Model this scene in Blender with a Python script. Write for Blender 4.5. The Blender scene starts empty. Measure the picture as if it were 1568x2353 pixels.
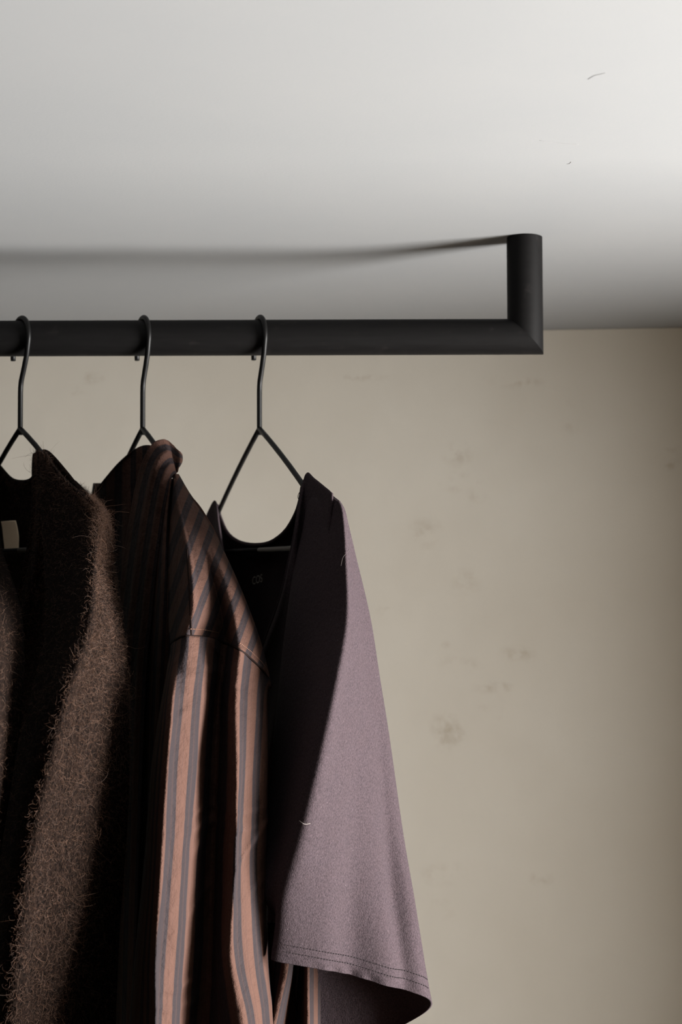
import bpy, bmesh, math, random
import numpy as np
from mathutils import Vector, Matrix

random.seed(7)
rng = np.random.default_rng(11)
scene = bpy.context.scene
C = scene.collection

# ------------------------------------------------------------------ camera, world, light, exposure
W, H, F = 1568.0, 2353.0, 3268.0
CAM = Vector((0.0, 0.0, 2.0))
PITCH = math.atan(135.5 / F)
ROLL = math.radians(-0.20)
RC = (Matrix.Rotation(math.radians(90) + PITCH, 3, 'X') @ Matrix.Rotation(ROLL, 3, 'Z'))
cam = bpy.data.cameras.new('camera')
cam.sensor_fit = 'VERTICAL'
cam.sensor_height = 36.0
cam.lens = F / H * 36.0
cam.clip_start = 0.01
cam.dof.use_dof = True
cam.dof.focus_distance = 1.13
cam.dof.aperture_fstop = 9.0
cam_ob = bpy.data.objects.new('camera', cam)
cam_ob.matrix_world = Matrix.Translation(CAM) @ RC.to_4x4()
C.objects.link(cam_ob)
scene.camera = cam_ob

scene.view_settings.view_transform = 'Standard'
scene.view_settings.look = 'None'
scene.view_settings.gamma = 1.0
scene.view_settings.use_curve_mapping = False
scene.view_settings.exposure = 0.0
scene.cycles.use_denoising = True
scene.cycles.max_bounces = 8
scene.cycles.diffuse_bounces = 4

world = bpy.data.worlds.new('world')
scene.world = world
world.use_nodes = True
world.node_tree.nodes['Background'].inputs['Color'].default_value = (0.75, 0.85, 1.0, 1)
world.node_tree.nodes['Background'].inputs['Strength'].default_value = 0.0

# daylight arriving through the window in the right-hand wall
WIN_Y0, WIN_Y1, WIN_Z0, WIN_Z1 = 0.08, 1.08, 0.95, 2.10
WIN_X, WIN_T = 1.06, 0.76
sun = bpy.data.lights.new('window_daylight', 'AREA')
sun.shape = 'RECTANGLE'
sun.size = WIN_Y1 - WIN_Y0
sun.size_y = WIN_Z1 - WIN_Z0
sun.energy = 318.0
sun.color = (1.0, 0.988, 0.968)
sun_ob = bpy.data.objects.new('window_daylight', sun)
sun_ob.location = (WIN_X + WIN_T + 0.01, (WIN_Y0 + WIN_Y1) / 2, (WIN_Z0 + WIN_Z1) / 2)
sun_ob.rotation_euler = (math.radians(90), 0, math.radians(90))
C.objects.link(sun_ob)


# ------------------------------------------------------------------ helpers
def at(px, py, d):
    v = RC @ Vector(((px - W / 2) / F, (H / 2 - py) / F, -1.0))
    return CAM + v * (d / v.y)


def srgb(r, g, b):
    def f(c):
        c /= 255.0
        return c / 12.92 if c <= 0.04045 else ((c + 0.055) / 1.055) ** 2.4
    return (f(r), f(g), f(b), 1.0)


class NT:
    """thin wrapper to write node materials"""
    def __init__(self, name):
        self.m = bpy.data.materials.new(name)
        self.m.use_nodes = True
        self.t = self.m.node_tree
        self.b = self.t.nodes['Principled BSDF']

    def n(self, kind, **kw):
        nd = self.t.nodes.new(kind)
        for k, v in kw.items():
            if k in nd.inputs:
                nd.inputs[k].default_value = v
            else:
                setattr(nd, k, v)
        return nd

    def l(self, a, b):
        self.t.links.new(a, b)

    def math(self, op, a, b=None, clamp=False):
        nd = self.t.nodes.new('ShaderNodeMath')
        nd.operation = op
        nd.use_clamp = clamp
        for i, v in enumerate((a, b)):
            if v is None:
                continue
            if isinstance(v, (int, float)):
                nd.inputs[i].default_value = v
            else:
                self.l(v, nd.inputs[i])
        return nd.outputs[0]

    def mix(self, fac, a, b):
        nd = self.t.nodes.new('ShaderNodeMix')
        nd.data_type = 'RGBA'
        for s, v in ((nd.inputs[0], fac), (nd.inputs[6], a), (nd.inputs[7], b)):
            if isinstance(v, (int, float)):
                s.default_value = v
            elif isinstance(v, tuple):
                s.default_value = v
            else:
                self.l(v, s)
        return nd.outputs[2]

    def ramp(self, fac, stops):
        nd = self.t.nodes.new('ShaderNodeValToRGB')
        e = nd.color_ramp.elements
        while len(e) < len(stops):
            e.new(0.5)
        for el, (p, c) in zip(e, stops):
            el.position = p
            el.color = c if isinstance(c, tuple) else (c, c, c, 1)
        self.l(fac, nd.inputs[0])
        return nd.outputs[0]

    def bump(self, height, strength, dist):
        nd = self.n('ShaderNodeBump', Strength=strength, Distance=dist)
        self.l(height, nd.inputs['Height'])
        self.l(nd.outputs[0], self.b.inputs['Normal'])
        return nd


def noise(nt, coord, scale, detail=3.0, rough=0.5, out='Fac'):
    nd = nt.n('ShaderNodeTexNoise', Scale=scale, Detail=detail, Roughness=rough)
    nt.l(coord, nd.inputs['Vector'])
    return nd.outputs[out]


def coords(nt):
    return nt.n('ShaderNodeNewGeometry').outputs['Position']


# ------------------------------------------------------------------ materials
def mat_wall(spots):
    nt = NT('limewashed_plaster')
    p = coords(nt)
    big = noise(nt, p, 3.2, 4, 0.55)
    fine = noise(nt, p, 26, 4, 0.6)
    col = nt.mix(nt.ramp(big, [(0.3, 0.0), (0.72, 1.0)]), srgb(158, 152, 142), srgb(165, 160, 151))
    col = nt.mix(nt.math('MULTIPLY', fine, 0.10), col, srgb(148, 138, 122))
    sep = nt.n('ShaderNodeSeparateXYZ')
    nt.l(p, sep.inputs[0])
    warp = noise(nt, p, 30, 3, 0.6)
    patch = nt.ramp(noise(nt, p, 42, 5, 0.68), [(0.46, 0.0), (0.64, 1.0)])
    total = None
    for (c, rx, rz, amt) in spots:
        dx = nt.math('DIVIDE', nt.math('SUBTRACT', sep.outputs[0], c.x), rx)
        dz = nt.math('DIVIDE', nt.math('SUBTRACT', sep.outputs[2], c.z), rz)
        r = nt.math('SQRT', nt.math('ADD', nt.math('MULTIPLY', dx, dx), nt.math('MULTIPLY', dz, dz)))
        r = nt.math('ADD', r, nt.math('MULTIPLY', warp, 0.9))
        m = nt.math('MULTIPLY', nt.math('SUBTRACT', 1.45, r, True), amt, True)
        total = m if total is None else nt.math('MAXIMUM', total, m)
    total = nt.math('MULTIPLY', total, patch)
    col = nt.mix(total, col, srgb(116, 104, 86))
    nt.l(col, nt.b.inputs['Base Color'])
    nt.b.inputs['Roughness'].default_value = 0.85
    nt.b.inputs['Specular IOR Level'].default_value = 0.15
    h = nt.math('ADD', nt.math('MULTIPLY', noise(nt, p, 6, 3), 1.0), nt.math('MULTIPLY', noise(nt, p, 160, 3), 0.06))
    nt.bump(h, 0.35, 0.006)
    return nt.m


def mat_ceiling():
    nt = NT('white_ceiling_paint')
    p = coords(nt)
    col = nt.mix(noise(nt, p, 7, 4), srgb(136, 137, 138), srgb(142, 142, 142))
    nt.l(col, nt.b.inputs['Base Color'])
    nt.b.inputs['Roughness'].default_value = 0.8
    nt.b.inputs['Specular IOR Level'].default_value = 0.12
    nt.bump(noise(nt, p, 420, 2), 0.05, 0.001)
    return nt.m


def mat_plain(name, col, rough=0.7, spec=0.3):
    nt = NT(name)
    p = coords(nt)
    c2 = tuple(x * 0.86 for x in col[:3]) + (1.0,)
    nt.l(nt.mix(noise(nt, p, 14, 4), col, c2), nt.b.inputs['Base Color'])
    nt.b.inputs['Roughness'].default_value = rough
    nt.b.inputs['Specular IOR Level'].default_value = spec
    return nt.m


def mat_rail():
    nt = NT('black_painted_tube')
    p = coords(nt)
    mp = nt.n('ShaderNodeMapping')
    mp.inputs['Scale'].default_value = (6, 60, 60)
    nt.l(p, mp.inputs['Vector'])
    grain = noise(nt, mp.outputs[0], 5, 5, 0.65)
    sc = nt.ramp(noise(nt, p, 55, 5, 0.7), [(0.60, 0.0), (0.78, 1.0)])
    col = nt.mix(grain, srgb(11, 10, 10), srgb(18, 17, 17))
    col = nt.mix(nt.math('MULTIPLY', sc, 0.45), col, srgb(42, 38, 37))
    nt.l(col, nt.b.inputs['Base Color'])
    nt.l(nt.math('ADD', nt.math('MULTIPLY', grain, 0.15), 0.48), nt.b.inputs['Roughness'])
    nt.b.inputs['Specular IOR Level'].default_value = 0.1
    nt.bump(grain, 0.08, 0.0006)
    return nt.m


def mat_wire():
    nt = NT('black_coated_wire')
    p = coords(nt)
    nt.l(nt.mix(noise(nt, p, 200, 3), srgb(5, 5, 5), srgb(11, 10, 10)), nt.b.inputs['Base Color'])
    nt.b.inputs['Roughness'].default_value = 0.45
    nt.b.inputs['Specular IOR Level'].default_value = 0.2
    return nt.m


def mat_jersey():
    nt = NT('mauve_brushed_jersey')
    p = coords(nt)
    mp = nt.n('ShaderNodeMapping')
    mp.inputs['Scale'].default_value = (1, 1, 0.45)
    nt.l(p, mp.inputs['Vector'])
    f1 = noise(nt, mp.outputs[0], 1500, 2, 0.6)
    f2 = noise(nt, p, 60, 4, 0.6)
    col = nt.mix(nt.ramp(f1, [(0.32, 0.0), (0.70, 1.0)]), JERSEY[0], JERSEY[1])
    col = nt.mix(nt.math('MULTIPLY', f2, 0.35), col, JERSEY[2])
    lint = nt.ramp(noise(nt, p, 900, 0, 0.5), [(0.845, 0.0), (0.90, 1.0)])
    col = nt.mix(nt.math('MULTIPLY', lint, 0.4), col, srgb(130, 120, 120))
    nt.l(col, nt.b.inputs['Base Color'])
    nt.b.inputs['Roughness'].default_value = 0.95
    nt.b.inputs['Specular IOR Level'].default_value = 0.08
    h = nt.math('ADD', f1, nt.math('MULTIPLY', noise(nt, p, 240, 3), 1.2))
    nt.bump(h, 0.5, 0.0012)
    return nt.m


def mat_stripes():
    nt = NT('striped_brown_cotton')
    a = nt.n('ShaderNodeAttribute')
    a.attribute_name = 'stripe'
    s = a.outputs['Fac']
    p = coords(nt)
    s2 = nt.math('ADD', s, nt.math('MULTIPLY', nt.math('SUBTRACT', noise(nt, p, 40, 2), 0.5), 0.08))
    fr = nt.math('FRACT', nt.math('ADD', s2, 100.27))
    band = nt.ramp(fr, [(0.0, 0.0), (0.045, 1.0), (0.20, 0.92), (0.24, 0.72), (0.28, 0.95), (0.44, 1.0), (0.49, 0.12), (0.66, 0.0), (0.70, 0.22), (0.74, 0.0), (1.0, 0.0)])
    cmb = nt.n('ShaderNodeCombineXYZ')
    nt.l(nt.math('MULTIPLY', s, 26.0), cmb.inputs[0])
    zz = nt.n('ShaderNodeSeparateXYZ')
    nt.l(p, zz.inputs[0])
    nt.l(nt.math('MULTIPLY', zz.outputs[2], 7.0), cmb.inputs[1])
    yarn = noise(nt, cmb.outputs[0], 1.0, 3, 0.6)
    weave = noise(nt, p, 1400, 2, 0.6)
    light = nt.mix(yarn, SHIRT[0], SHIRT[1])
    dark = nt.mix(yarn, SHIRT[2], SHIRT[3])
    col = nt.mix(band, light, dark)
    col = nt.mix(nt.math('MULTIPLY', weave, 0.22), col, SHIRT[3])
    nt.l(col, nt.b.inputs['Base Color'])
    nt.b.inputs['Roughness'].default_value = 0.85
    nt.b.inputs['Specular IOR Level'].default_value = 0.12
    h = nt.math('ADD', nt.math('MULTIPLY', weave, 0.25), nt.math('MULTIPLY', noise(nt, p, 48, 4, 0.6), 3.0))
    nt.bump(h, 0.7, 0.0030)
    return nt.m


def mat_knit():
    nt = NT('dark_brown_mohair_knit')
    p = coords(nt)
    mp = nt.n('ShaderNodeMapping')
    mp.inputs['Scale'].default_value = (1, 1, 0.5)
    nt.l(p, mp.inputs['Vector'])
    f1 = noise(nt, mp.outputs[0], 520, 3, 0.65)
    f2 = noise(nt, p, 70, 4, 0.6)
    v = nt.n('ShaderNodeTexVoronoi', Scale=330.0)
    nt.l(mp.outputs[0], v.inputs['Vector'])
    holes = nt.ramp(v.outputs['Distance'], [(0.05, 0.0), (0.35, 1.0)])
    col = nt.mix(nt.ramp(f1, [(0.35, 0.0), (0.66, 1.0)]), KNIT[0], KNIT[1])
    col = nt.mix(nt.math('MULTIPLY', f2, 0.5), col, KNIT[0])
    col = nt.mix(holes, KNIT[0], col)
    nt.l(col, nt.b.inputs['Base Color'])
    nt.b.inputs['Roughness'].default_value = 1.0
    nt.b.inputs['Specular IOR Level'].default_value = 0.05
    nt.bump(nt.math('ADD', nt.math('MULTIPLY', f1, 1.2), holes), 0.7, 0.002)
    return nt.m


def mat_hair():
    nt = NT('mohair_fibre')
    a = nt.n('ShaderNodeHairInfo')
    col = nt.mix(a.outputs['Random'], KNIT[2], KNIT[3])
    nt.l(col, nt.b.inputs['Base Color'])
    nt.b.inputs['Roughness'].default_value = 0.6
    nt.b.inputs['Specular IOR Level'].default_value = 0.25
    return nt.m


JERSEY = (srgb(38, 33, 36), srgb(67, 57, 61), srgb(58, 47, 48))
SHIRT = (srgb(77, 54, 45), srgb(65, 45, 38), srgb(41, 35, 37), srgb(30, 26, 28))
KNIT = (srgb(8, 5, 4), srgb(33, 23, 18), srgb(48, 33, 25), srgb(88, 63, 48))


# ------------------------------------------------------------------ object helpers
def link(ob, parent=None, label=None, cat=None, group=None, kind=None):
    C.objects.link(ob)
    if parent is not None:
        ob.parent = parent
        ob.matrix_parent_inverse = Matrix.Translation(-Vector(parent.location))
    for k, v in (('label', label), ('category', cat), ('group', group), ('kind', kind)):
        if v:
            ob[k] = v
    return ob


def mesh_ob(name, verts, faces, mat, parent=None, smooth=True, **kw):
    me = bpy.data.meshes.new(name)
    me.from_pydata([tuple(v) for v in verts], [], faces)
    if mat:
        me.materials.append(mat)
    if smooth:
        me.polygons.foreach_set('use_smooth', [True] * len(me.polygons))
    me.update()
    return link(bpy.data.objects.new(name, me), parent, **kw)


def thing(name, loc, label, cat, group=None):
    e = bpy.data.objects.new(name, None)
    e.empty_display_size = 0.05
    e.location = loc
    return link(e, None, label, cat, group)


def box(name, x0, x1, y0, y1, z0, z1, mat, parent=None, **kw):
    v = [(x, y, z) for x in (x0, x1) for y in (y0, y1) for z in (z0, z1)]
    f = [(0, 1, 3, 2), (4, 6, 7, 5), (0, 4, 5, 1), (2, 3, 7, 6), (0, 2, 6, 4), (1, 5, 7, 3)]
    return mesh_ob(name, v, f, mat, parent, smooth=False, **kw)


def sweep_geo(pts, r, n=10, caps=True):
    pts = [Vector(p) for p in pts]
    verts, faces = [], []
    up = None
    for i, p in enumerate(pts):
        t = (pts[min(i + 1, len(pts) - 1)] - pts[max(i - 1, 0)]).normalized()
        if up is None:
            up = t.orthogonal().normalized()
        up = (up - t * up.dot(t)).normalized()
        side = t.cross(up)
        rr = r[i] if isinstance(r, (list, tuple)) else r
        for k in range(n):
            a = 2 * math.pi * k / n
            verts.append(p + up * (math.cos(a) * rr) + side * (math.sin(a) * rr))
    for i in range(len(pts) - 1):
        for k in range(n):
            a, b = i * n + k, i * n + (k + 1) % n
            faces.append((a, b, b + n, a + n))
    if caps:
        faces.append(tuple(reversed(range(n))))
        m = (len(pts) - 1) * n
        faces.append(tuple(range(m, m + n)))
    return verts, faces


def sweep(name, pts, r, mat, parent=None, n=10, **kw):
    v, f = sweep_geo(pts, r, n)
    return mesh_ob(name, v, f, mat, parent, **kw)


def cr(P, n, closed=False):
    """Catmull-Rom through P (k, dims) -> n samples"""
    P = np.asarray(P, float)
    k = len(P)
    if closed:
        u = np.arange(n) * (k / n)
        i = np.floor(u).astype(int)
        f = (u - i)
        idx = lambda o: (i + o) % k
        p0, p1, p2, p3 = P[idx(-1)], P[idx(0)], P[idx(1)], P[idx(2)]
    else:
        E = np.concatenate([[2 * P[0] - P[1]], P, [2 * P[-1] - P[-2]]])
        u = np.linspace(0, k - 1, n)
        i = np.minimum(np.floor(u).astype(int), k - 2)
        f = u - i
        p0, p1, p2, p3 = E[i], E[i + 1], E[i + 2], E[i + 3]
    f = f.reshape((-1,) + (1,) * (P.ndim - 1))
    return 0.5 * (2 * p1 + (p2 - p0) * f + (2 * p0 - 5 * p1 + 4 * p2 - p3) * f ** 2 + (3 * p1 - p0 - 3 * p2 + p3) * f ** 3)


def surf(rows, nu, nv, closed=False):
    """rows of (px, py, depth[, stripe]) -> dense (nv, nu, 4) world points + stripe"""
    R = np.array([[list(at(*q[:3])) + [q[3] if len(q) > 3 else 0.0] for q in r] for r in rows])
    D = cr(R, nv)                                   # along rows
    D = np.swapaxes(cr(np.swapaxes(D, 0, 1), nu, closed), 0, 1)
    return D


def smooth_u(D, sig):
    k = np.arange(-12, 13)
    w = np.exp(-0.5 * (k / sig) ** 2)
    w /= w.sum()
    return sum(wi * np.roll(D, int(ki), axis=1) for wi, ki in zip(w, k))


def surf_ob(name, D, mat, parent, closed=False, thick=0.0014, flip=False, wrinkle=None, offset=0.0, **kw):
    nv, nu = D.shape[:2]
    P = D[:, :, :3].copy()
    if wrinkle:
        P = P + wrinkle(P)
    verts = P.reshape(-1, 3)
    faces = []
    for j in range(nv - 1):
        for i in range(nu if closed else nu - 1):
            a, b = j * nu + i, j * nu + (i + 1) % nu
            q = (a, b, b + nu, a + nu)
            faces.append(q[::-1] if flip else q)
    ob = mesh_ob(name, verts, faces, mat, parent, **kw)
    at_ = ob.data.attributes.new('stripe', 'FLOAT', 'POINT')
    at_.data.foreach_set('value', D[:, :, 3].reshape(-1).astype(np.float32))
    if thick:
        md = ob.modifiers.new('cloth_thickness', 'SOLIDIFY')
        md.thickness = thick
        md.offset = offset
    return ob


def wob(amp, fx, fz, seed):
    """soft random cloth undulation in depth"""
    r = np.random.default_rng(seed)
    ph = r.uniform(0, 6.28, 6)
    fr = r.uniform(0.6, 1.5, 6)

    def f(P):
        x, y, z = P[..., 0], P[..., 1], P[..., 2]
        a = 0
        for k in range(6):
            a = a + np.sin((x * fx + y * fx * 0.6) * fr[k] + z * fz * fr[5 - k] * (1 if k % 2 else -1) + ph[k])
        a = a * amp / 3
        return np.stack([a * 0.5, -a, a * 0], -1)
    return f


class Hanger:
    """local frame of a hanger: u runs along the shoulders (to the near end), w to the garment's front"""
    def __init__(self, px, theta):
        self.th = math.radians(theta)
        p = at(px, 985, RAIL_D)
        self.o = p
        self.u = Vector((math.sin(self.th), -math.cos(self.th), 0))
        self.w = Vector((-math.cos(self.th), -math.sin(self.th), 0))

    def pt(self, t, z=0.0, n=0.0):
        return self.o + self.u * t + self.w * n + Vector((0, 0, z))

    def depth(self, px, n=0.0):
        """world depth where the column px of the frame meets the garment plane offset by n"""
        r = (px - W / 2) / F
        x0, d0 = self.o.x + self.w.x * n, self.o.y + self.w.y * n
        t = (r * d0 - x0) / (self.u.x - r * self.u.y)
        return d0 + self.u.y * t

    def q(self, px, py, n=0.0, s=0.0):
        return (px, py, self.depth(px, n), s)


# ------------------------------------------------------------------ layout numbers
RAIL_D = 1.343
TUBE_R = 41.2 / F * RAIL_D
ceil_z = at(1207, 536, RAIL_D - TUBE_R).z
corner = None
for k in range(400):
    d = 1.6 + k * 0.002
    if at(1250, 757, d).z >= ceil_z:
        corner = at(1250, 757, d)
        break
WALL_YAW = math.radians(4.6)
wall_y = lambda x: corner.y - (x - corner.x) * math.tan(WALL_YAW)


# ------------------------------------------------------------------ room
def wall_pt(px, py):
    d = 1.9
    for _ in range(8):
        d = wall_y(at(px, py, d).x)
    return at(px, py, d)


spots = []
for (px, py, rx, ry, a) in [(215, 872, 34, 16, .75), (175, 900, 44, 12, .5), (830, 868, 60, 9, .6), (1190, 880, 60, 14, .55),
                            (1050, 1040, 34, 28, .5), (1060, 1110, 50, 22, .6), (1100, 1140, 22, 16, .5), (975, 1225, 40, 30, .5),
                            (1070, 1340, 34, 34, .4), (1190, 1505, 40, 22, .6), (1060, 1530, 44, 20, .4), (1130, 1580, 50, 14, .65),
                            (1030, 1680, 40, 50, .6), (1120, 1640, 40, 18, .5), (1540, 1060, 24, 50, .6), (1245, 2020, 26, 16, .45),
                            (1020, 2010, 50, 26, .4), (1310, 960, 20, 40, .35), (890, 1400, 30, 16, .4), (1010, 2090, 36, 22, .4), (1020, 1480, 14, 10, .5)]:
    k = 1.87 / F
    spots.append((wall_pt(px, py), rx * k * 1.25, ry * k * 1.25, a * 0.78))
M_WALL = mat_wall(spots)
M_CEIL = mat_ceiling()
M_DARK = mat_plain('dark_stained_floor', srgb(120, 104, 86), 0.6)
M_SIDE = mat_plain('side_wall_plaster', srgb(120, 112, 100), 0.9, 0.1)
M_FRAME = mat_plain('white_window_paint', srgb(220, 218, 212), 0.5)

XL, XR = -1.25, WIN_X
YF = -1.5


def plane(name, pts, mat, nx=1, **kw):
    return mesh_ob(name, pts, [tuple(range(len(pts)))], mat, None, smooth=False, kind='structure', **kw)


# back wall as a thin slab; its top sits behind the ceiling board by a hairline joint
def slab(name, p0, p1, z0, z1, thick, mat):
    p0, p1 = Vector(p0), Vector(p1)
    n = (p1 - p0).normalized().cross(Vector((0, 0, 1)))
    v = []
    for p in (p0, p1):
        for off in (0, thick):
            for z in (z0, z1):
                q = p - n * off
                v.append((q.x, q.y, z))
    f = [(0, 1, 3, 2), (4, 6, 7, 5), (0, 4, 5, 1), (2, 3, 7, 6), (0, 2, 6, 4), (1, 5, 7, 3)]
    return mesh_ob(name, v, f, mat, None, smooth=False, kind='structure')


slab('wall_back', (XL, wall_y(XL), 0), (XR + 0.1, wall_y(XR + 0.1), 0), 0.0, ceil_z - 0.0007, 0.1, M_WALL)
box('ceiling', XL - 0.1, XR + WIN_T, 0.25, wall_y(XL) + 0.1, ceil_z, ceil_z + 0.1, M_CEIL, kind='structure')
box('floor', XL - 0.1, XR + WIN_T, YF, wall_y(XL) + 0.1, -0.1, 0.0, M_DARK, kind='structure')
# right wall: four solid pieces of masonry around the window opening, one mesh
bm = bmesh.new()


def bmbox(bm, x0, x1, y0, y1, z0, z1):
    vs = [bm.verts.new((x, y, z)) for x in (x0, x1) for y in (y0, y1) for z in (z0, z1)]
    for f in [(0, 1, 3, 2), (4, 6, 7, 5), (0, 4, 5, 1), (2, 3, 7, 6), (0, 2, 6, 4), (1, 5, 7, 3)]:
        bm.faces.new([vs[i] for i in f])


yb = wall_y(XR) + 0.0
bmbox(bm, XR, XR + WIN_T, YF, WIN_Y0, 0, ceil_z)
bmbox(bm, XR, XR + WIN_T, WIN_Y1, yb, 0, ceil_z)
bmbox(bm, XR, XR + WIN_T, WIN_Y0, WIN_Y1, 0, WIN_Z0)
bmbox(bm, XR, XR + WIN_T, WIN_Y0, WIN_Y1, WIN_Z1, ceil_z)
me = bpy.data.meshes.new('wall_right')
bm.to_mesh(me)
bm.free()
me.materials.append(M_SIDE)
link(bpy.data.objects.new('wall_right', me), kind='structure')


# ------------------------------------------------------------------ clothes rail
M_RAIL = mat_rail()
M_WIRE = mat_wire()
rc = at(784, 775.3, RAIL_D)
post_x = at(1206.5, 640, RAIL_D).x
NS = 48


def ring(fn):
    return [fn(2 * math.pi * k / NS) for k in range(NS)]


def loft_rings(name, rings, parent, label=None):
    v = [p for r in rings for p in r]
    f = []
    for j in range(len(rings) - 1):
        for k in range(NS):
            a, b = j * NS + k, j * NS + (k + 1) % NS
            f.append((a, b, b + NS, a + NS))
    return mesh_ob(name, v, f, M_RAIL, parent, label=label)


rail = thing('clothes_rail', (post_x, rc.y, ceil_z), 'black round tube clothes rail with mitred corner hung from the white ceiling', 'clothes rail')
LX = -0.95
r_ = TUBE_R
mit = lambda cx, sg: ring(lambda a: (cx - sg * r_ * math.sin(a), rc.y + r_ * math.cos(a), rc.z + r_ * math.sin(a)))
hor = lambda x: ring(lambda a: (x, rc.y + r_ * math.cos(a), rc.z + r_ * math.sin(a)))
ver = lambda cx, sg, z: ring(lambda a: (cx - sg * r_ * math.sin(a), rc.y + r_ * math.cos(a), z))
loft_rings('horizontal_tube', [mit(LX, -1), hor(LX + 0.03), hor(0), hor(post_x - 0.03), mit(post_x, 1)], rail)
for cx, sg in ((post_x, 1), (LX, -1)):
    loft_rings('ceiling_post', [mit(cx, sg), ver(cx, sg, rc.z + 0.03), ver(cx, sg, ceil_z - 0.0004)], rail)


# ------------------------------------------------------------------ wire hangers
def make_hanger(h, label):
    root = thing('wire_hanger', h.pt(0), label, 'hanger', None)
    wr = 0.00245
    a = r_ / math.cos(h.th) + wr
    b = r_ + wr
    zc = rc.z - h.o.z
    pts = [h.pt(-a * 0.97, zc - 0.0185), h.pt(-a, zc - 0.013), h.pt(-a * 1.01, zc - 0.006)]
    for k in range(25):
        ang = math.radians(180 - (180 + 18) * k / 24)
        pts.append(h.pt(a * math.cos(ang), zc + b * math.sin(ang)))
    pts += [h.pt(a * 0.80, zc - 0.0165), h.pt(a * 0.5, zc - 0.0275), h.pt(0.0022, zc - 0.041), h.pt(0.0006, zc - 0.046), h.pt(0, zc - 0.052), h.pt(0, -0.002), h.pt(0, -0.006)]
    sweep('hook', pts, wr, M_WIRE, root, 12)
    sl, kk, half = (0.40, 0.35, 0.195) if h is h3 else (0.41, 0.85, 0.165)
    bar = -0.115
    for sg in (1, -1):
        arm = [h.pt(sg * half * k / 8, -sl * half * k / 8 - kk * (half * k / 8) ** 2) for k in range(9)]
        ze = -sl * half - kk * half ** 2
        arm += [h.pt(sg * (half + 0.004), (ze * 0.6 + bar * 0.4)), h.pt(sg * (half + 0.002), ze * 0.25 + bar * 0.75), h.pt(sg * (half - 0.008), bar), h.pt(0, bar)]
        sweep('shoulder_arm', arm, wr * (0.98 if sg < 0 else 1.0), M_WIRE, root, 10)
    return root


h1, h2, h3 = Hanger(46.5, 31.5), Hanger(328, 23.5), Hanger(596.5, 19.0)
make_hanger(h1, 'black wire hanger holding the fuzzy brown cardigan, at the left frame edge')
make_hanger(h2, 'black wire hanger holding the striped shirt, hook between the other two')
make_hanger(h3, 'black wire hanger holding the mauve tee, nearest the rail post')


# ------------------------------------------------------------------ mauve tee
M_TEE = mat_jersey()
M_STITCH = mat_plain('dark_thread', srgb(38, 32, 34), 0.8, 0.1)
M_PRINT = mat_plain('grey_print', srgb(150, 148, 140), 0.7, 0.2)
tee = thing('t_shirt', h3.pt(0), 'mauve brushed jersey tee with wide scooped neck and lit sleeve, nearest the post', 't-shirt')


def sleeve_rows(spec, bulge=0.010, back=0.035):
    rows = []
    for (O, U, L) in spec:
        O, U, L = np.array(O, float), np.array(U, float), np.array(L, float)
        r = [O]
        for f in (0.25, 0.5, 0.75):
            p = O + (U - O) * f
            p[2] -= bulge * math.sin(math.pi * f)
            r.append(p)
        r.append(U)
        B = U + (L - U) * 0.33
        B[2] = max(U[2], L[2]) + back
        B2 = U + (L - U) * 0.7
        B2[2] = max(U[2], L[2]) + back
        r += [B, B2, L]
        m = (L + O) / 2
        m[0] -= 0.12 * abs(O[0] - L[0])
        r.append(m)
        rows.append([tuple(p) for p in r])
    return rows


spec = [
    ((776, 1151, 1.122), (780, 1153, 1.126), (738, 1118, 1.172)),
    ((783, 1170, 1.112), (790, 1172, 1.124), (712, 1140, 1.185)),
    ((786, 1205, 1.107), (798, 1205, 1.130), (694, 1210, 1.195)),
    ((789, 1280, 1.100), (816, 1280, 1.145), (676, 1290, 1.20)),
    ((790, 1420, 1.090), (850, 1420, 1.158), (655, 1430, 1.20)),
    ((768, 1550, 1.080), (874, 1560, 1.168), (640, 1560, 1.20)),
    ((736, 1700, 1.074), (899, 1705, 1.174), (626, 1710, 1.19)),
    ((693, 1890, 1.077), (931, 1915, 1.178), (612, 1900, 1.16)),
    ((655, 2050, 1.086), (962, 2085, 1.162), (612, 2070, 1.12)),
]
rows = sleeve_rows(spec)
hem = [(620, 2205, 1.098), (712, 2222, 1.101), (810, 2244, 1.112), (910, 2272, 1.126), (995, 2301, 1.150), (935, 2352, 1.200), (688, 2450, 1.225), (688, 2200, 1.190), (664, 2196, 1.130)]
pre = [(628, 2165, 1.095), (716, 2182, 1.099), (812, 2203, 1.111), (908, 2229, 1.126), (986, 2252, 1.152), (925, 2300, 1.202), (700, 2350, 1.225), (690, 2150, 1.190), (656, 2150, 1.130)]
rows += [pre, hem]
D = smooth_u(surf(rows, 120, 200, closed=True), 3.2)


def tee_fold(P):
    # shallow drapes: a soft groove near the right fold, a broad one down the middle
    nv, nu = P.shape[:2]
    u = (np.arange(nu) / nu * 9)[None, :]
    v = np.linspace(0, 1, nv)[:, None]
    g = 0.006 * np.exp(-((u - 3.25) / 0.22) ** 2) * np.clip((v - 0.55) / 0.2, 0, 1)
    g = g + 0.007 * np.exp(-((u - 2.05) / 0.5) ** 2) * np.clip((v - 0.55) / 0.3, 0, 1)
    rip = 0.0011 * np.sin(u * 13 + 0.6 * np.sin(u * 3)) * np.exp(-((u - 2.2) / 1.2) ** 2) * np.clip((v - 0.93) / 0.05, 0, 1)
    g = g + rip
    return np.stack([-g * 0.4, g, g * 0], -1)


surf_ob('sleeve', D, M_TEE, tee, closed=True, thick=0.0018, wrinkle=tee_fold)
Pt = D[:, :, :3] + tee_fold(D[:, :, :3])

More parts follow.
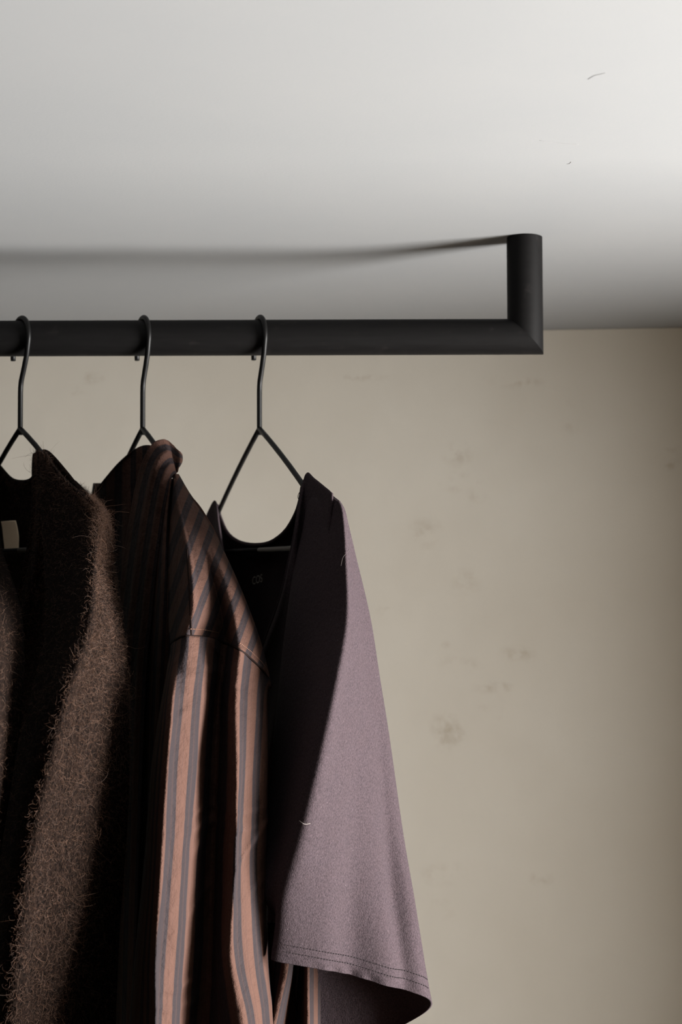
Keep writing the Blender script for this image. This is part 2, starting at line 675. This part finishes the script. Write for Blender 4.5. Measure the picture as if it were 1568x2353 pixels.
# double row of stitches above the hem
bm = bmesh.new()
nv, nu = D.shape[:2]
for jrow in (179, 184):
    line = Pt[jrow, 1:54]
    seg = np.linalg.norm(np.diff(line, axis=0), axis=1)
    cum = np.concatenate([[0], np.cumsum(seg)])
    n_st = int(cum[-1] / 0.0026)
    for k in range(n_st):
        s0, s1 = k * 0.0026, k * 0.0026 + 0.0014
        p = [np.array([np.interp(s, cum, line[:, i]) for i in range(3)]) for s in (s0, s1)]
        a, b = Vector(p[0]), Vector(p[1])
        t = (b - a).normalized()
        nrm = Vector((0.72, -0.69, 0.0))
        z = t.cross(nrm).normalized()
        vs = []
        for q in (a, b):
            for (dn, dz) in ((0.0004, -0.00033), (0.0004, 0.00033), (0.0015, 0.00033), (0.0015, -0.00033)):
                vs.append(bm.verts.new(q + nrm * dn + z * dz))
        for f in ((0, 1, 2, 3), (7, 6, 5, 4), (0, 4, 5, 1), (1, 5, 6, 2), (2, 6, 7, 3), (3, 7, 4, 0)):
            bm.faces.new([vs[i] for i in f])
me = bpy.data.meshes.new('hem_stitching')
bm.to_mesh(me)
bm.free()
me.materials.append(M_STITCH)
link(bpy.data.objects.new('hem_stitching', me), tee, kind='stuff')

# back panel with the scooped neck edge
top = [(470, 1205), (482, 1178), (498, 1160), (507, 1190), (524, 1226), (552, 1246), (587, 1252), (622, 1246), (655, 1222), (678, 1185), (690, 1150), (697, 1112), (708, 1103), (722, 1114), (760, 1142)]
bot = np.linspace(450, 610, len(top))
q = h3.q
rows = [[q(x, y, -0.002) for x, y in top],
        [q(x + (i - 7) * 0.3, y + 22, -0.008) for i, (x, y) in enumerate(top)],
        [q(x * 0.8 + bot[i] * 0.2, 1340 + 10 * math.sin(i), -0.016 - 0.002 * (i % 2)) for i, (x, y) in enumerate(top)],
        [q(x * 0.6 + bot[i] * 0.4, 1700, -0.022 - 0.003 * (i % 2)) for i, (x, y) in enumerate(top)],
        [q(x * 0.5 + bot[i] * 0.5, 2600, -0.028 - 0.005 * (i % 2)) for i, (x, y) in enumerate(top)]]
D_back = surf(rows, 90, 60)
surf_ob('back_panel', D_back, M_TEE, tee, thick=0.0016)
# front panel with a deep neckline
top = [(468, 1210), (480, 1182), (495, 1162), (503, 1215), (518, 1300), (545, 1400), (590, 1500), (622, 1440), (650, 1360), (668, 1280), (681, 1215), (690, 1155), (703, 1104), (722, 1115), (762, 1146)]
offs = [0.004, .004, .003, .010, .013, .014, .014, .014, .014, .013, .012, .008, .003, .003, .004]
rows = [[q(x, y, offs[i]) for i, (x, y) in enumerate(top)],
        [q(x, y + 25, offs[i] + 0.002) for i, (x, y) in enumerate(top)],
        [q(x * 0.8 + bot[i] * 0.2, max(y + 80, 1560), 0.008 + 0.002 * (i % 2)) for i, (x, y) in enumerate(top)],
        [q(x * 0.6 + bot[i] * 0.4 - 20, 1900, 0.0 + 0.003 * (i % 2)) for i, (x, y) in enumerate(top)],
        [q(x * 0.5 + bot[i] * 0.5 - 20, 2600, -0.008 + 0.005 * (i % 2)) for i, (x, y) in enumerate(top)]]
D_front = surf(rows, 90, 60)
surf_ob('front_panel', D_front, M_TEE, tee, thick=0.0016)
# neck binding: a rolled edge along front and back necklines, and the tape seam inside the back
nb = D_back[0, 12:76, :3]
sweep('neck_binding', [Vector(p) for p in nb[::2]], 0.0019, M_TEE, tee, 8)
nf = D_front[0, 14:80, :3]
sweep('neck_binding', [Vector(p) for p in nf[::2]], 0.0019, M_TEE, tee, 8)


def flat_text(name, body, px0, py0, px1, py1, dfun, hpx, mat, parent):
    p0, p1 = at(px0, py0, dfun(px0)), at(px1, py1, dfun(px1))
    ex = p1 - p0
    cu = bpy.data.curves.new(name, 'FONT')
    cu.body = body
    cu.size = 1.0
    cu.extrude = 0.0
    tmp = bpy.data.objects.new('tmp', cu)
    me = bpy.data.meshes.new_from_object(tmp)
    bpy.data.objects.remove(tmp)
    co = np.array([v.co[:] for v in me.vertices])
    lo, hi = co.min(0), co.max(0)
    hgt = hpx / F * p0.y
    n = ex.cross(Vector((0, 0, 1))).normalized()
    vs = [p0 + ex * ((c[0] - lo[0]) / (hi[0] - lo[0])) + Vector((0, 0, hgt)) * ((c[1] - lo[1]) / (hi[1] - lo[1])) + n * 0.0008 for c in co]
    fs = [tuple(p.vertices) for p in me.polygons]
    bpy.data.meshes.remove(me)
    return mesh_ob(name, vs, fs, mat, parent, smooth=False)


flat_text('neck_print', 'COS', 582, 1344, 605, 1337, lambda x: h3.depth(x, -0.010), 18, M_PRINT, tee)


# drooping sleeve at the far end of a garment (mostly hidden behind its neighbours)
def far_sleeve(h, mat, parent, length, wid, slope=0.41, name='sleeve', n0=0.0):
    rows = []
    nu_, nv_ = 28, 14
    D = np.zeros((nv_, nu_, 4))
    for j in range(nv_):
        f = j / (nv_ - 1)
        ct = -0.215 - 0.05 * math.sin(f * 1.5)
        cz = -0.215 * slope - 0.02 - length * f
        wt = 0.012 + wid * min(1, f * 2.2 + 0.15)
        wn = 0.006 + 0.022 * min(1, f * 2.5 + 0.1)
        for i in range(nu_):
            a = 2 * math.pi * i / nu_
            p = h.pt(ct + wt * math.cos(a), cz - 0.25 * wt * math.cos(a) * -1, n0 + wn * math.sin(a) * (1 + 0.25 * math.cos(3 * a + f * 2)))
            D[j, i, :3] = p
            D[j, i, 3] = i * 0.35
    return surf_ob(name, D, mat, parent, closed=True, thick=0.0015)


far_sleeve(h3, M_TEE, tee, 0.26, 0.05, n0=-0.004)


# ------------------------------------------------------------------ striped shirt
M_SHIRT = mat_stripes()
M_SEAM = mat_plain('dark_seam', srgb(30, 22, 20), 0.9, 0.05)
M_THREAD = mat_plain('tan_thread', srgb(112, 84, 70), 0.8, 0.1)
shirt = thing('striped_shirt', h2.pt(0), 'brown and slate vertically striped cotton shirt hanging open collared between cardigan and tee', 'shirt')


def yoke_s(x, y):
    return ((x - 438) * 135 + (y - 1353) * 49) / 143.6 / 35.0


SEAM_X = [393, 408, 426, 466, 490, 520, 545, 571, 608, 623]
SEAM_Y = [1480, 1468, 1462, 1463, 1468, 1478, 1490, 1508, 1545, 1574]
SEAM_D = [1.190, 1.150, 1.112, 1.132, 1.146, 1.158, 1.118, 1.128, 1.155, 1.180]
yrows = [
    ([400, 401, 402, 403, 404, 405, 406, 407, 408, 409], [1090] * 10, [1.255, 1.25, 1.245, 1.243, 1.243, 1.244, 1.245, 1.247, 1.25, 1.255]),
    ([394, 398, 404, 410, 415, 420, 424, 428, 431, 434], [1132] * 10, [1.262, 1.238, 1.214, 1.21, 1.21, 1.212, 1.215, 1.22, 1.225, 1.235]),
    ([388, 397, 415, 425, 435, 445, 455, 464, 472, 482], [1202] * 10, [1.262, 1.222, 1.172, 1.170, 1.172, 1.175, 1.180, 1.185, 1.19, 1.205]),
    ([384, 398, 432, 448, 463, 480, 498, 514, 530, 545], [1300, 1300, 1300, 1300, 1302, 1306, 1312, 1318, 1324, 1332], [1.255, 1.200, 1.132, 1.138, 1.146, 1.156, 1.150, 1.148, 1.160, 1.182]),
    ([386, 402, 437, 460, 485, 508, 530, 550, 575, 594], [1405, 1398, 1395, 1398, 1400, 1403, 1408, 1418, 1436, 1460], [1.240, 1.182, 1.116, 1.126, 1.142, 1.158, 1.132, 1.134, 1.152, 1.178]),
    (SEAM_X, SEAM_Y, SEAM_D),
]
ynear = [0.0, 0.0, 0.008, 0.022, 0.032, 0.035]
rows = [[(x, y, d - ynear[k], yoke_s(x, y)) for x, y, d in zip(*r)] for k, r in enumerate(yrows)]
Dy = surf(rows, 90, 80)
surf_ob('yoke', Dy, M_SHIRT, shirt, thick=0.0010, wrinkle=wob(0.0012, 60, 30, 3))

SLV = [
    (SEAM_X, SEAM_Y, SEAM_D, [-1.2, -.6, 0, 1, 1.7, 2.6, 3.4, 4, 5, 5.4]),
    ([374, 392, 416, 452, 478, 505, 536, 561, 598, 612], [1600] * 10, [1.185, 1.108, 1.112, 1.138, 1.152, 1.160, 1.110, 1.124, 1.156, 1.175], [-2, -.55, 0, 1, 1.7, 2.6, 3.4, 4, 5, 5.5]),
    ([351, 378, 401, 444, 460, 500, 540, 559, 588, 611], [1750] * 10, [1.18, 1.106, 1.112, 1.134, 1.150, 1.160, 1.108, 1.118, 1.144, 1.172], [-2, -.5, 0, 1, 1.4, 2.6, 3.5, 4, 5, 5.7]),
    ([340, 368, 394, 432, 456, 494, 540, 553, 586, 610], [1880] * 10, [1.178, 1.104, 1.112, 1.134, 1.150, 1.160, 1.108, 1.116, 1.142, 1.172], [-2, -.55, 0, 1, 1.6, 2.6, 3.6, 4, 5, 5.75]),
    ([331, 362, 385, 422, 450, 490, 537, 547, 584, 610], [2000] * 10, [1.176, 1.102, 1.110, 1.132, 1.150, 1.162, 1.110, 1.115, 1.142, 1.172], [-2, -.6, 0, 1, 1.8, 2.6, 3.75, 4, 5, 5.8]),
    ([315, 352, 370, 413, 440, 480, 522, 547, 592, 612], [2200] * 10, [1.174, 1.100, 1.108, 1.132, 1.150, 1.162, 1.106, 1.120, 1.150, 1.172], [-2, -.4, 0, 1, 1.6, 2.6, 3.4, 4, 5, 5.5]),
    ([302, 352, 363, 405, 426, 470, 540, 575, 610, 621], [2353] * 10, [1.172, 1.100, 1.106, 1.132, 1.148, 1.164, 1.104, 1.124, 1.152, 1.166], [-2, -.4, 0, 1, 1.5, 2.6, 3.3, 4, 5, 5.3]),
    ([295, 348, 360, 402, 424, 465, 545, 580, 612, 624], [2560] * 10, [1.170, 1.100, 1.106, 1.130, 1.148, 1.164, 1.104, 1.124, 1.152, 1.166], [-2, -.4, 0, 1, 1.5, 2.6, 3.3, 4, 5, 5.3]),
]
rows = []
for k_, (xs, ys, ds, ss) in enumerate(SLV):
    near = 0.035 + min(1.0, k_ / 2) * 0.02
    if k_:
        ds = [ds[0], 1.087, 1.092, 1.108, 1.136, 1.160, 1.122, 1.130, 1.150, 1.172]
    ds = [d - near for d in ds]
    r = list(zip(xs, ys, ds, ss))
    xr, yr, xl, yl = xs[-1], ys[-1], xs[0], ys[0]
    r += [(xr - 8, yr, 1.205, 6.5), (xr * 0.6 + xl * 0.4, yr * 0.6 + yl * 0.4, 1.222, 8.5), (xr * 0.25 + xl * 0.75, yr * .25 + yl * .75, 1.218, 11), (xl + 10, yl, 1.205, 13)]
    rows.append(r)
Ds = surf(rows, 170, 150, closed=True)


def sl_fold(P):
    # long soft drape plus a few short diagonal creases
    a = wob(0.0016, 70, 26, 5)(P)
    x, z = P[..., 0], P[..., 2]
    g = 0
    r = np.random.default_rng(4)
    for _ in range(26):
        zc, xc, sl_ = r.uniform(1.62, 2.0), r.uniform(-0.17, -0.05), r.uniform(-1.6, 1.6)
        w, ln, am = r.uniform(0.002, 0.005), r.uniform(0.012, 0.035), r.uniform(0.0008, 0.002)
        dx, dz = x - xc, z - zc
        g = g + am * np.exp(-((dz - sl_ * dx) / w) ** 2 - (dx / ln) ** 2)
    return a + np.stack([g * 0.3, -g, g * 0], -1)


surf_ob('sleeve', Ds, M_SHIRT, shirt, closed=True, thick=0.0010, wrinkle=sl_fold)

seam = cr([Vector(at(x, y, d - 0.0362)) for x, y, d in zip(SEAM_X, SEAM_Y, SEAM_D)], 60)
sweep('armhole_seam', [Vector(p) for p in seam], 0.00085, M_SEAM, shirt, 6, label='dark armhole seam line')
ys_ = cr([Vector(at(x, y, d - 0.001)) for x, y, d in [(430, 1262, 1.122), (432, 1300, 1.109), (435, 1350, 1.094), (437, 1395, 1.084), (439, 1430, 1.079), (440, 1462, 1.081)]], 30)
sweep('yoke_seam', [Vector(p) for p in ys_], 0.0007, M_SEAM, shirt, 6, label='dark yoke seam line')

# tan top-stitching along the yoke edge
bm = bmesh.new()
for jrow, i0, i1 in ((75, 20, 46), (76, 60, 88)):
    line = Dy[jrow, i0:i1, :3]
    cum = np.concatenate([[0], np.cumsum(np.linalg.norm(np.diff(line, axis=0), axis=1))])
    for k in range(int(cum[-1] / 0.0022)):
        p = [Vector([np.interp(k * 0.0022 + o, cum, line[:, i]) for i in range(3)]) for o in (0, 0.001)]
        t = (p[1] - p[0]).normalized()
        nrm = Vector((0.6, -0.75, 0.1))
        z = t.cross(nrm).normalized()
        vs = [bm.verts.new(q_ + nrm * dn + z * dz) for q_ in p for (dn, dz) in ((0.0002, -0.0003), (0.0002, 0.0003), (0.0016, 0.0003), (0.0016, -0.0003))]
        for f in ((0, 1, 2, 3), (7, 6, 5, 4), (0, 4, 5, 1), (1, 5, 6, 2), (2, 6, 7, 3), (3, 7, 4, 0)):
            bm.faces.new([vs[i] for i in f])
me = bpy.data.meshes.new('top_stitching')
bm.to_mesh(me)
bm.free()
me.materials.append(M_THREAD)
link(bpy.data.objects.new('top_stitching', me), shirt, kind='stuff')

# collar leaf rolling over into the open front facing: stations run along the stripes
stn = [((387, 1014, 1.268), (404, 1087, 1.247)), ((374, 1010, 1.262), (396, 1092, 1.240)), ((352, 1019, 1.258), (388, 1112, 1.234)), ((332, 1052, 1.262), (381, 1150, 1.232)),
       ((314, 1110, 1.295), (371, 1220, 1.238)), ((294, 1220, 1.325), (358, 1320, 1.244)), ((280, 1330, 1.340), (348, 1420, 1.248)), ((262, 1600, 1.345), (330, 1650, 1.250)), ((246, 2600, 1.345), (300, 2600, 1.250))]
rows = []
for i, (a, b) in enumerate(stn):
    r = []
    for k in range(9):
        f = k / 8
        p = [a[j] + (b[j] - a[j]) * f for j in range(3)]
        p[2] -= 0.007 * math.sin(math.pi * f) + (0.0022 * math.cos(f * 2 * math.pi * 2.6) if 0 < i < 8 else 0)
        r.append((p[0], p[1], p[2], f * 2.6 + 0.35))
    rows.append(r)
Dc = surf(rows, 60, 90)
surf_ob('collar', Dc, M_SHIRT, shirt, thick=0.0012)
edge = Dc[:50, -1, :3]
sweep('collar_edge', [Vector(p) for p in edge[::2]], 0.0010, M_SHIRT, shirt, 6)
# collar leaf turning behind the neck
rows = []
for (a, b, m) in [((375, 1011, 1.263), (398, 1090, 1.245), 1.247), ((387, 1014, 1.270), (404, 1087, 1.250), 1.252), ((401, 1026, 1.266), (407, 1086, 1.252), 1.27), ((417, 1043, 1.262), (409, 1076, 1.254), 1.29), ((413, 1046, 1.315), (404, 1080, 1.325), 1.330), ((386, 1036, 1.36), (378, 1086, 1.36), 1.36)]:
    r = []
    for k in range(5):
        f = k / 4
        x = a[0] + (b[0] - a[0]) * f + (4 * math.sin(math.pi * f) if a[0] > 405 else 0)
        r.append((x, a[1] + (b[1] - a[1]) * f, a[2] + (b[2] - a[2]) * f - 0.003 * math.sin(math.pi * f), f * 2.0 + 0.5))
    rows.append(r)
surf_ob('collar_back', surf(rows, 30, 50), M_SHIRT, shirt, thick=0.0012)

# far front panel + far shoulder: the black shape left of the collar
q = h2.q
top = [(196, 1152), (208, 1138), (232, 1110), (262, 1074), (296, 1042), (322, 1026), (345, 1023), (372, 1034)]
offs = [0.026, 0.026, 0.026, 0.022, 0.012, 0.004, 0.0, 0.0]
rows = []
for (dy, sp, on, yb_) in [(0, 1.0, 1.0, None), (30, 1.0, 0.85, None), (None, 1.0, 0.25, 1300), (None, 1.05, 0.1, 1700), (None, 1.1, 0.1, 2600)]:
    r = []
    for i, (x, y) in enumerate(top):
        xx = 285 + (x - 285) * sp - (0 if yb_ is None else (yb_ - 1300) * 0.02)
        r.append(q(xx, y + dy if yb_ is None else yb_, offs[i] * on - (0.006 if yb_ and i % 2 else 0), i * 0.9))
    rows.append(r)
surf_ob('front_panel', surf(rows, 60, 60), M_SHIRT, shirt, thick=0.0010)
# near front panel between facing and yoke
rows = []
for (y, xl, xr, n0, n1) in [(1100, 372, 402, .004, .004), (1200, 345, 400, .010, .010), (1400, 318, 402, .014, .02), (1700, 300, 392, .016, .02), (2100, 290, 385, .016, .02), (2600, 280, 380, .016, .02)]:
    rows.append([q(xl + (xr - xl) * k / 6, y, n0 + (n1 - n0) * k / 6 + 0.003 * math.sin(k * 2.1), k * 0.9) for k in range(7)])
surf_ob('front_panel', surf(rows, 40, 50), M_SHIRT, shirt, thick=0.0010)
# back panel
rows = []
for (y, xl, xr, n0) in [(1110, 215, 410, -.004), (1180, 205, 470, -.012), (1300, 200, 520, -.022), (1600, 190, 560, -.03), (2000, 180, 580, -.034), (2600, 170, 590, -.036)]:
    rows.append([q(xl + (xr - xl) * k / 8, y - (8 if y == 1110 else 0) * 0, n0 + 0.004 * math.sin(k * 1.9), k * 1.3) for k in range(9)])
surf_ob('back_panel', surf(rows, 50, 50), M_SHIRT, shirt, thick=0.0010)
# loose tail of the shirt seen below the tee's sleeve
rows = []
for (y, sh) in [(2120, 8), (2230, 2), (2353, -24), (2600, -70)]:
    xs = [600 + 0 * sh, 632 + sh * .6, 652 + sh, 667 + sh, 676 + sh * .4, 694 + sh * .1, 704, 716, 724, 736]
    ds = [1.190, 1.172, 1.163, 1.170, 1.200, 1.208, 1.176, 1.182, 1.205, 1.215]
    ss = [0, 0.8, 1.5, 2.05, 2.5, 3.2, 3.55, 3.95, 4.5, 5]
    rows.append([(x, y, d, s) for x, d, s in zip(xs, ds, ss)])
surf_ob('shirt_tail', surf(rows, 60, 40), M_SHIRT, shirt, thick=0.0010)
far_sleeve(h2, M_SHIRT, shirt, 0.52, 0.045)


# ------------------------------------------------------------------ mohair cardigan
M_KNIT = mat_knit()
M_HAIR = mat_hair()
M_LABEL = mat_plain('cream_label_cloth', srgb(240, 218, 188), 0.85, 0.1)
M_INK = mat_plain('faded_label_ink', srgb(98, 78, 62), 0.85, 0.1)
card = thing('cardigan', h1.pt(0), 'dark brown fuzzy mohair cardigan with cream neck label, at the left frame edge', 'cardigan')
spec = [
    ((200, 1144, 1.168), (208, 1149, 1.174), (104, 1036, 1.262)),
    ((222, 1172, 1.160), (234, 1180, 1.175), (98, 1062, 1.258)),
    ((215, 1210, 1.152), (246, 1214, 1.184), (96, 1130, 1.248)),
    ((208, 1290, 1.142), (255, 1292, 1.196), (104, 1270, 1.235)),
    ((192, 1450, 1.122), (275, 1450, 1.200), (108, 1440, 1.225)),
    ((140, 1600, 1.108), (289, 1600, 1.190), (78, 1600, 1.210)),
    ((92, 1800, 1.098), (291, 1800, 1.186), (28, 1800, 1.190)),
    ((52, 2000, 1.092), (286, 2000, 1.184), (-12, 2000, 1.175)),
    ((26, 2200, 1.090), (272, 2200, 1.180), (-40, 2200, 1.165)),
    ((10, 2400, 1.090), (258, 2400, 1.176), (-60, 2400, 1.160)),
    ((0, 2600, 1.090), (250, 2600, 1.172), (-70, 2600, 1.160)),
]
cn = [-0.01, -0.006, 0.008, 0.040, 0.092, 0.112, 0.102, 0.085, 0.065, 0.05, 0.05]
spec = [tuple((x, y, d - cn[k] * (1.0 if m < 2 else 0.6)) for m, (x, y, d) in enumerate(r)) for k, r in enumerate(spec)]
D_cs = smooth_u(surf(sleeve_rows(spec, 0.016, 0.03), 110, 160, closed=True), 2.0)
wc = wob(0.003, 45, 22, 9)
surf_ob('sleeve', D_cs, M_KNIT, card, closed=True, thick=0.0035, wrinkle=wc)
q = h1.q
top = [(-150, 1250), (-110, 1190), (-60, 1110), (-22, 1050), (0, 1072), (24, 1098), (46, 1105), (68, 1101), (81, 1084), (85, 1052), (93, 1037), (112, 1040), (150, 1082), (200, 1146)]
rows = [[q(x, y, -0.002) for x, y in top],
        [q(x, y + 25, -0.010) for x, y in top],
        [q(x, max(1210, y + 60), -0.016) for x, y in top],
        [q(x, 1350, -0.022 - 0.003 * (i % 2)) for i, (x, y) in enumerate(top)],
        [q(x * 1.05, 1800, -0.028 - 0.004 * (i % 2)) for i, (x, y) in enumerate(top)],
        [q(x * 1.1, 2600, -0.030 - 0.004 * (i % 2)) for i, (x, y) in enumerate(top)]]
D_cb = surf(rows, 80, 60)
surf_ob('back_panel', D_cb, M_KNIT, card, thick=0.003)
# near front panel whose edge runs from the neck down to the lower left
rows = []
for (y, xl, xr, n0, n1) in [(1036, 86, 110, .000, .0), (1075, 84, 122, .006, .004), (1150, 84, 150, .012, .010), (1250, 74, 170, .018, .014), (1370, 48, 160, .022, .016), (1500, 8, 140, .026, .018), (1620, -26, 130, .030, .02), (1800, -70, 110, .034, .02), (2100, -110, 90, .036, .02), (2600, -130, 80, .036, .02)]:
    rows.append([q(xl + (xr - xl) * k / 6, y + k * (3 if y < 1040 else 0), n0 + (n1 - n0) * k / 6 + 0.004 * math.sin(k * 1.7), 0) for k in range(7)])
D_cf = surf(rows, 50, 110)
surf_ob('front_panel', D_cf, M_KNIT, card, thick=0.003)
sweep('button_band', [Vector(p) for p in D_cf[4:, 0, :3][::2]], 0.0045, M_KNIT, card, 8, label='rolled rib along the front edge')
# far front panel
rows = []
for (y, xl, xr, dl, dr) in [(1052, -30, -14, 1.45, 1.43), (1110, -90, -6, 1.36, 1.40), (1250, -110, 0, 1.16, 1.24), (1380, -70, 40, 1.01, 1.10), (1500, -60, 52, 0.955, 1.05), (1650, -60, 44, 0.945, 1.04), (1800, -80, 22, 0.945, 1.03), (2100, -120, -20, 0.95, 1.03), (2600, -150, -50, 0.96, 1.03)]:
    rows.append([(xl + (xr - xl) * k / 4, y, dl + (dr - dl) * k / 4 - 0.012 * math.sin(k * 0.785)) for k in range(5)])
D_cl = surf(rows, 24, 40)
surf_ob('front_panel', D_cl, M_KNIT, card, thick=0.003)
far_sleeve(h1, M_KNIT, card, 0.45, 0.05)

# neck label sewn inside the back
lab = [[(3, 1198), (16, 1197), (29, 1196), (36, 1196)], [(6, 1215), (18, 1214), (32, 1213), (40, 1212)], [(8, 1235), (20, 1234), (34, 1233), (43, 1232)], [(10, 1252), (22, 1251), (35, 1251), (43, 1250)], [(11, 1266), (22, 1266), (35, 1265), (43, 1263)]]
ld = lambda x: h1.depth(x, 0.001)
Dl = surf([[(x, y, ld(x) + 0.0 * y) for x, y in r] for r in lab], 16, 20)
label = surf_ob('neck_label', Dl, M_LABEL, card, thick=0.0006, label='cream woven label inside the neck')
bm = bmesh.new()
for (y0, segs) in ((1252, [(12.5, 14.2), (14.8, 16.8), (17.4, 19.6), (20.2, 22), (23, 25), (25.6, 27.4), (28, 30)]), (1259.5, [(13, 14.5), (15.2, 17.4), (18, 20), (20.6, 22.2), (22.8, 24.6), (25.2, 27), (28.4, 30.2), (30.8, 32.6)])):
    for (a, b) in segs:
        hh = random.uniform(2.2, 3.6)
        vs = [bm.verts.new(at(x, y, ld(x) - 0.0009)) for x, y in ((a, y0), (b, y0), (b, y0 - hh), (a, y0 - hh))]
        bm.faces.new(vs)
me = bpy.data.meshes.new('label_print')
bm.to_mesh(me)
bm.free()
me.materials.append(M_INK)
pr = bpy.data.objects.new('label_print', me)
pr['kind'] = 'stuff'
C.objects.link(pr)
pr.parent = label
pr.matrix_parent_inverse = label.matrix_world.inverted() @ Matrix.Identity(4)
pr.matrix_parent_inverse = Matrix.Translation(-Vector(card.location)) if False else Matrix.Identity(4)


# mohair fibres standing off the knit
def fuzz(name, grids, count, parent, mat, lmin, lmax, rad, curl):
    pos, radii = [], []
    K = 6
    for (P, wgt, closed, u0, u1) in grids:
        nv, nu = P.shape[:2]
        n = int(count * wgt)
        fu = rng.uniform(u0, u1, n) * (nu - 2)
        fv = rng.uniform(0.002, 0.998, n) * (nv - 2)
        i, j = fu.astype(int), fv.astype(int)
        a, b = (fu - i)[:, None], (fv - j)[:, None]
        p00, p10, p01 = P[j, i], P[j, i + 1], P[j + 1, i]
        p11 = P[j + 1, i + 1]
        base = p00 * (1 - a) * (1 - b) + p10 * a * (1 - b) + p01 * (1 - a) * b + p11 * a * b
        tu, tv = p10 - p00, p01 - p00
        nrm = np.cross(tv, tu)
        nrm /= np.linalg.norm(nrm, axis=1)[:, None] + 1e-9
        if closed < 0:
            nrm = -nrm
        rnd = rng.normal(size=(n, 3))
        rnd[:, 2] -= 0.5
        L = lmin + (lmax - lmin) * rng.uniform(0, 1, n) ** 2.2
        d = nrm * rng.uniform(0.1, 0.75, n)[:, None] + rnd * 0.55
        d /= np.linalg.norm(d, axis=1)[:, None]
        ax = rng.normal(size=(n, 3))
        ax /= np.linalg.norm(ax, axis=1)[:, None]
        pts = np.zeros((n, K, 3))
        p = base + nrm * 0.0012
        pts[:, 0] = p
        ang = (curl * rng.uniform(0.1, 1.0, n))[:, None]
        for k in range(1, K):
            p = p + d * (L / (K - 1))[:, None]
            pts[:, k] = p
            d = d * np.cos(ang) + np.cross(ax, d) * np.sin(ang)
            # keep fibres lying near the surface
            d = d - nrm * (0.18 * np.maximum((d * nrm).sum(1), 0))[:, None]
            d /= np.linalg.norm(d, axis=1)[:, None]
        pos.append(pts)
        rr = rad * rng.uniform(0.6, 1.3, n)[:, None] * np.linspace(1, 0.45, K)[None, :]
        radii.append(rr)
    pos = np.concatenate(pos)
    radii = np.concatenate(radii)
    hc = bpy.data.hair_curves.new(name)
    hc.add_curves([K] * len(pos))
    hc.attributes['position'].data.foreach_set('vector', pos.reshape(-1).astype(np.float32))
    ra = hc.attributes.get('radius') or hc.attributes.new('radius', 'FLOAT', 'POINT')
    ra.data.foreach_set('value', radii.reshape(-1).astype(np.float32))
    hc.materials.append(mat)
    ob = bpy.data.objects.new(name, hc)
    return link(ob, parent, kind='stuff')


Pcs = D_cs[:, :, :3] + wc(D_cs[:, :, :3])
Pcs = np.concatenate([Pcs, Pcs[:, :1]], 1)
Pcf = D_cf[:, :, :3]
Pcb = D_cb[:, :, :3]
fuzz('mohair_fuzz', [(Pcs, 0.62, 1, 0.0, 0.56), (Pcs, 0.12, 1, 0.80, 1.0), (Pcf, 0.14, 1, 0, 1), (Pcb, 0.08, 1, 0, 1), (D_cl[:, :, :3], 0.14, -1, 0, 1), (D_cl[:, :, :3], 0.06, 1, 0, 1)], 70000, card, M_HAIR, 0.0025, 0.009, 0.00008, 0.8)
fuzz('stray_fibres', [(Pcs, 0.7, 1, 0.0, 0.6), (Pcf, 0.3, 1, 0, 1)], 900, card, M_HAIR, 0.010, 0.026, 0.0001, 0.8)
# stray threads on the tee and hairline marks on the ceiling
M_LINT = mat_plain('pale_lint', srgb(98, 91, 88), 0.9, 0.05)
sweep('lint_fibre', [at(x, y, d) for x, y, d in cr([(688, 1886, 1.066), (696, 1892, 1.064), (704, 1894, 1.066), (713, 1892, 1.070)], 14)], 0.00035, M_LINT, tee, 6, label='curved white lint fibre on the sleeve')
sweep('lint_fibre', [at(x, y, d) for x, y, d in cr([(805, 1262, 1.112), (796, 1272, 1.100), (788, 1282, 1.094), (784, 1300, 1.096)], 14)], 0.0001, M_LINT, tee, 6)
sweep('loose_thread', [at(x, y, d) for x, y, d in cr([(692, 1128, 1.20), (687, 1134, 1.20), (685, 1142, 1.20), (687, 1148, 1.20), (690, 1148, 1.20)], 18)], 0.0003, M_STITCH, tee, 6, label='loose loop of dark thread at the neck')
M_MARK = mat_plain('grey_scuff', srgb(138, 137, 135), 0.9, 0.05)
ceil_ob = bpy.data.objects['ceiling']


def ceil_pt(px, py):
    v = at(px, py, 1.0) - CAM
    p = CAM + v * ((ceil_z - 0.0001 - CAM.z) / v.z)
    return p


for pl, rr in (([(1352, 182), (1366, 174), (1378, 171), (1392, 168)], 0.00012), ([(1240, 323), (1268, 327), (1300, 330), (1331, 332)], 0.00008), ([(1303, 377), (1309, 376), (1313, 372)], 0.00012)):
    ob = sweep('hairline_mark', [ceil_pt(*p) for p in cr(pl, 12)], rr, M_MARK, None, 6)
    ob.parent = ceil_ob

print('layout', 'ceil', ceil_z, 'corner', tuple(corner), 'tube r', TUBE_R)
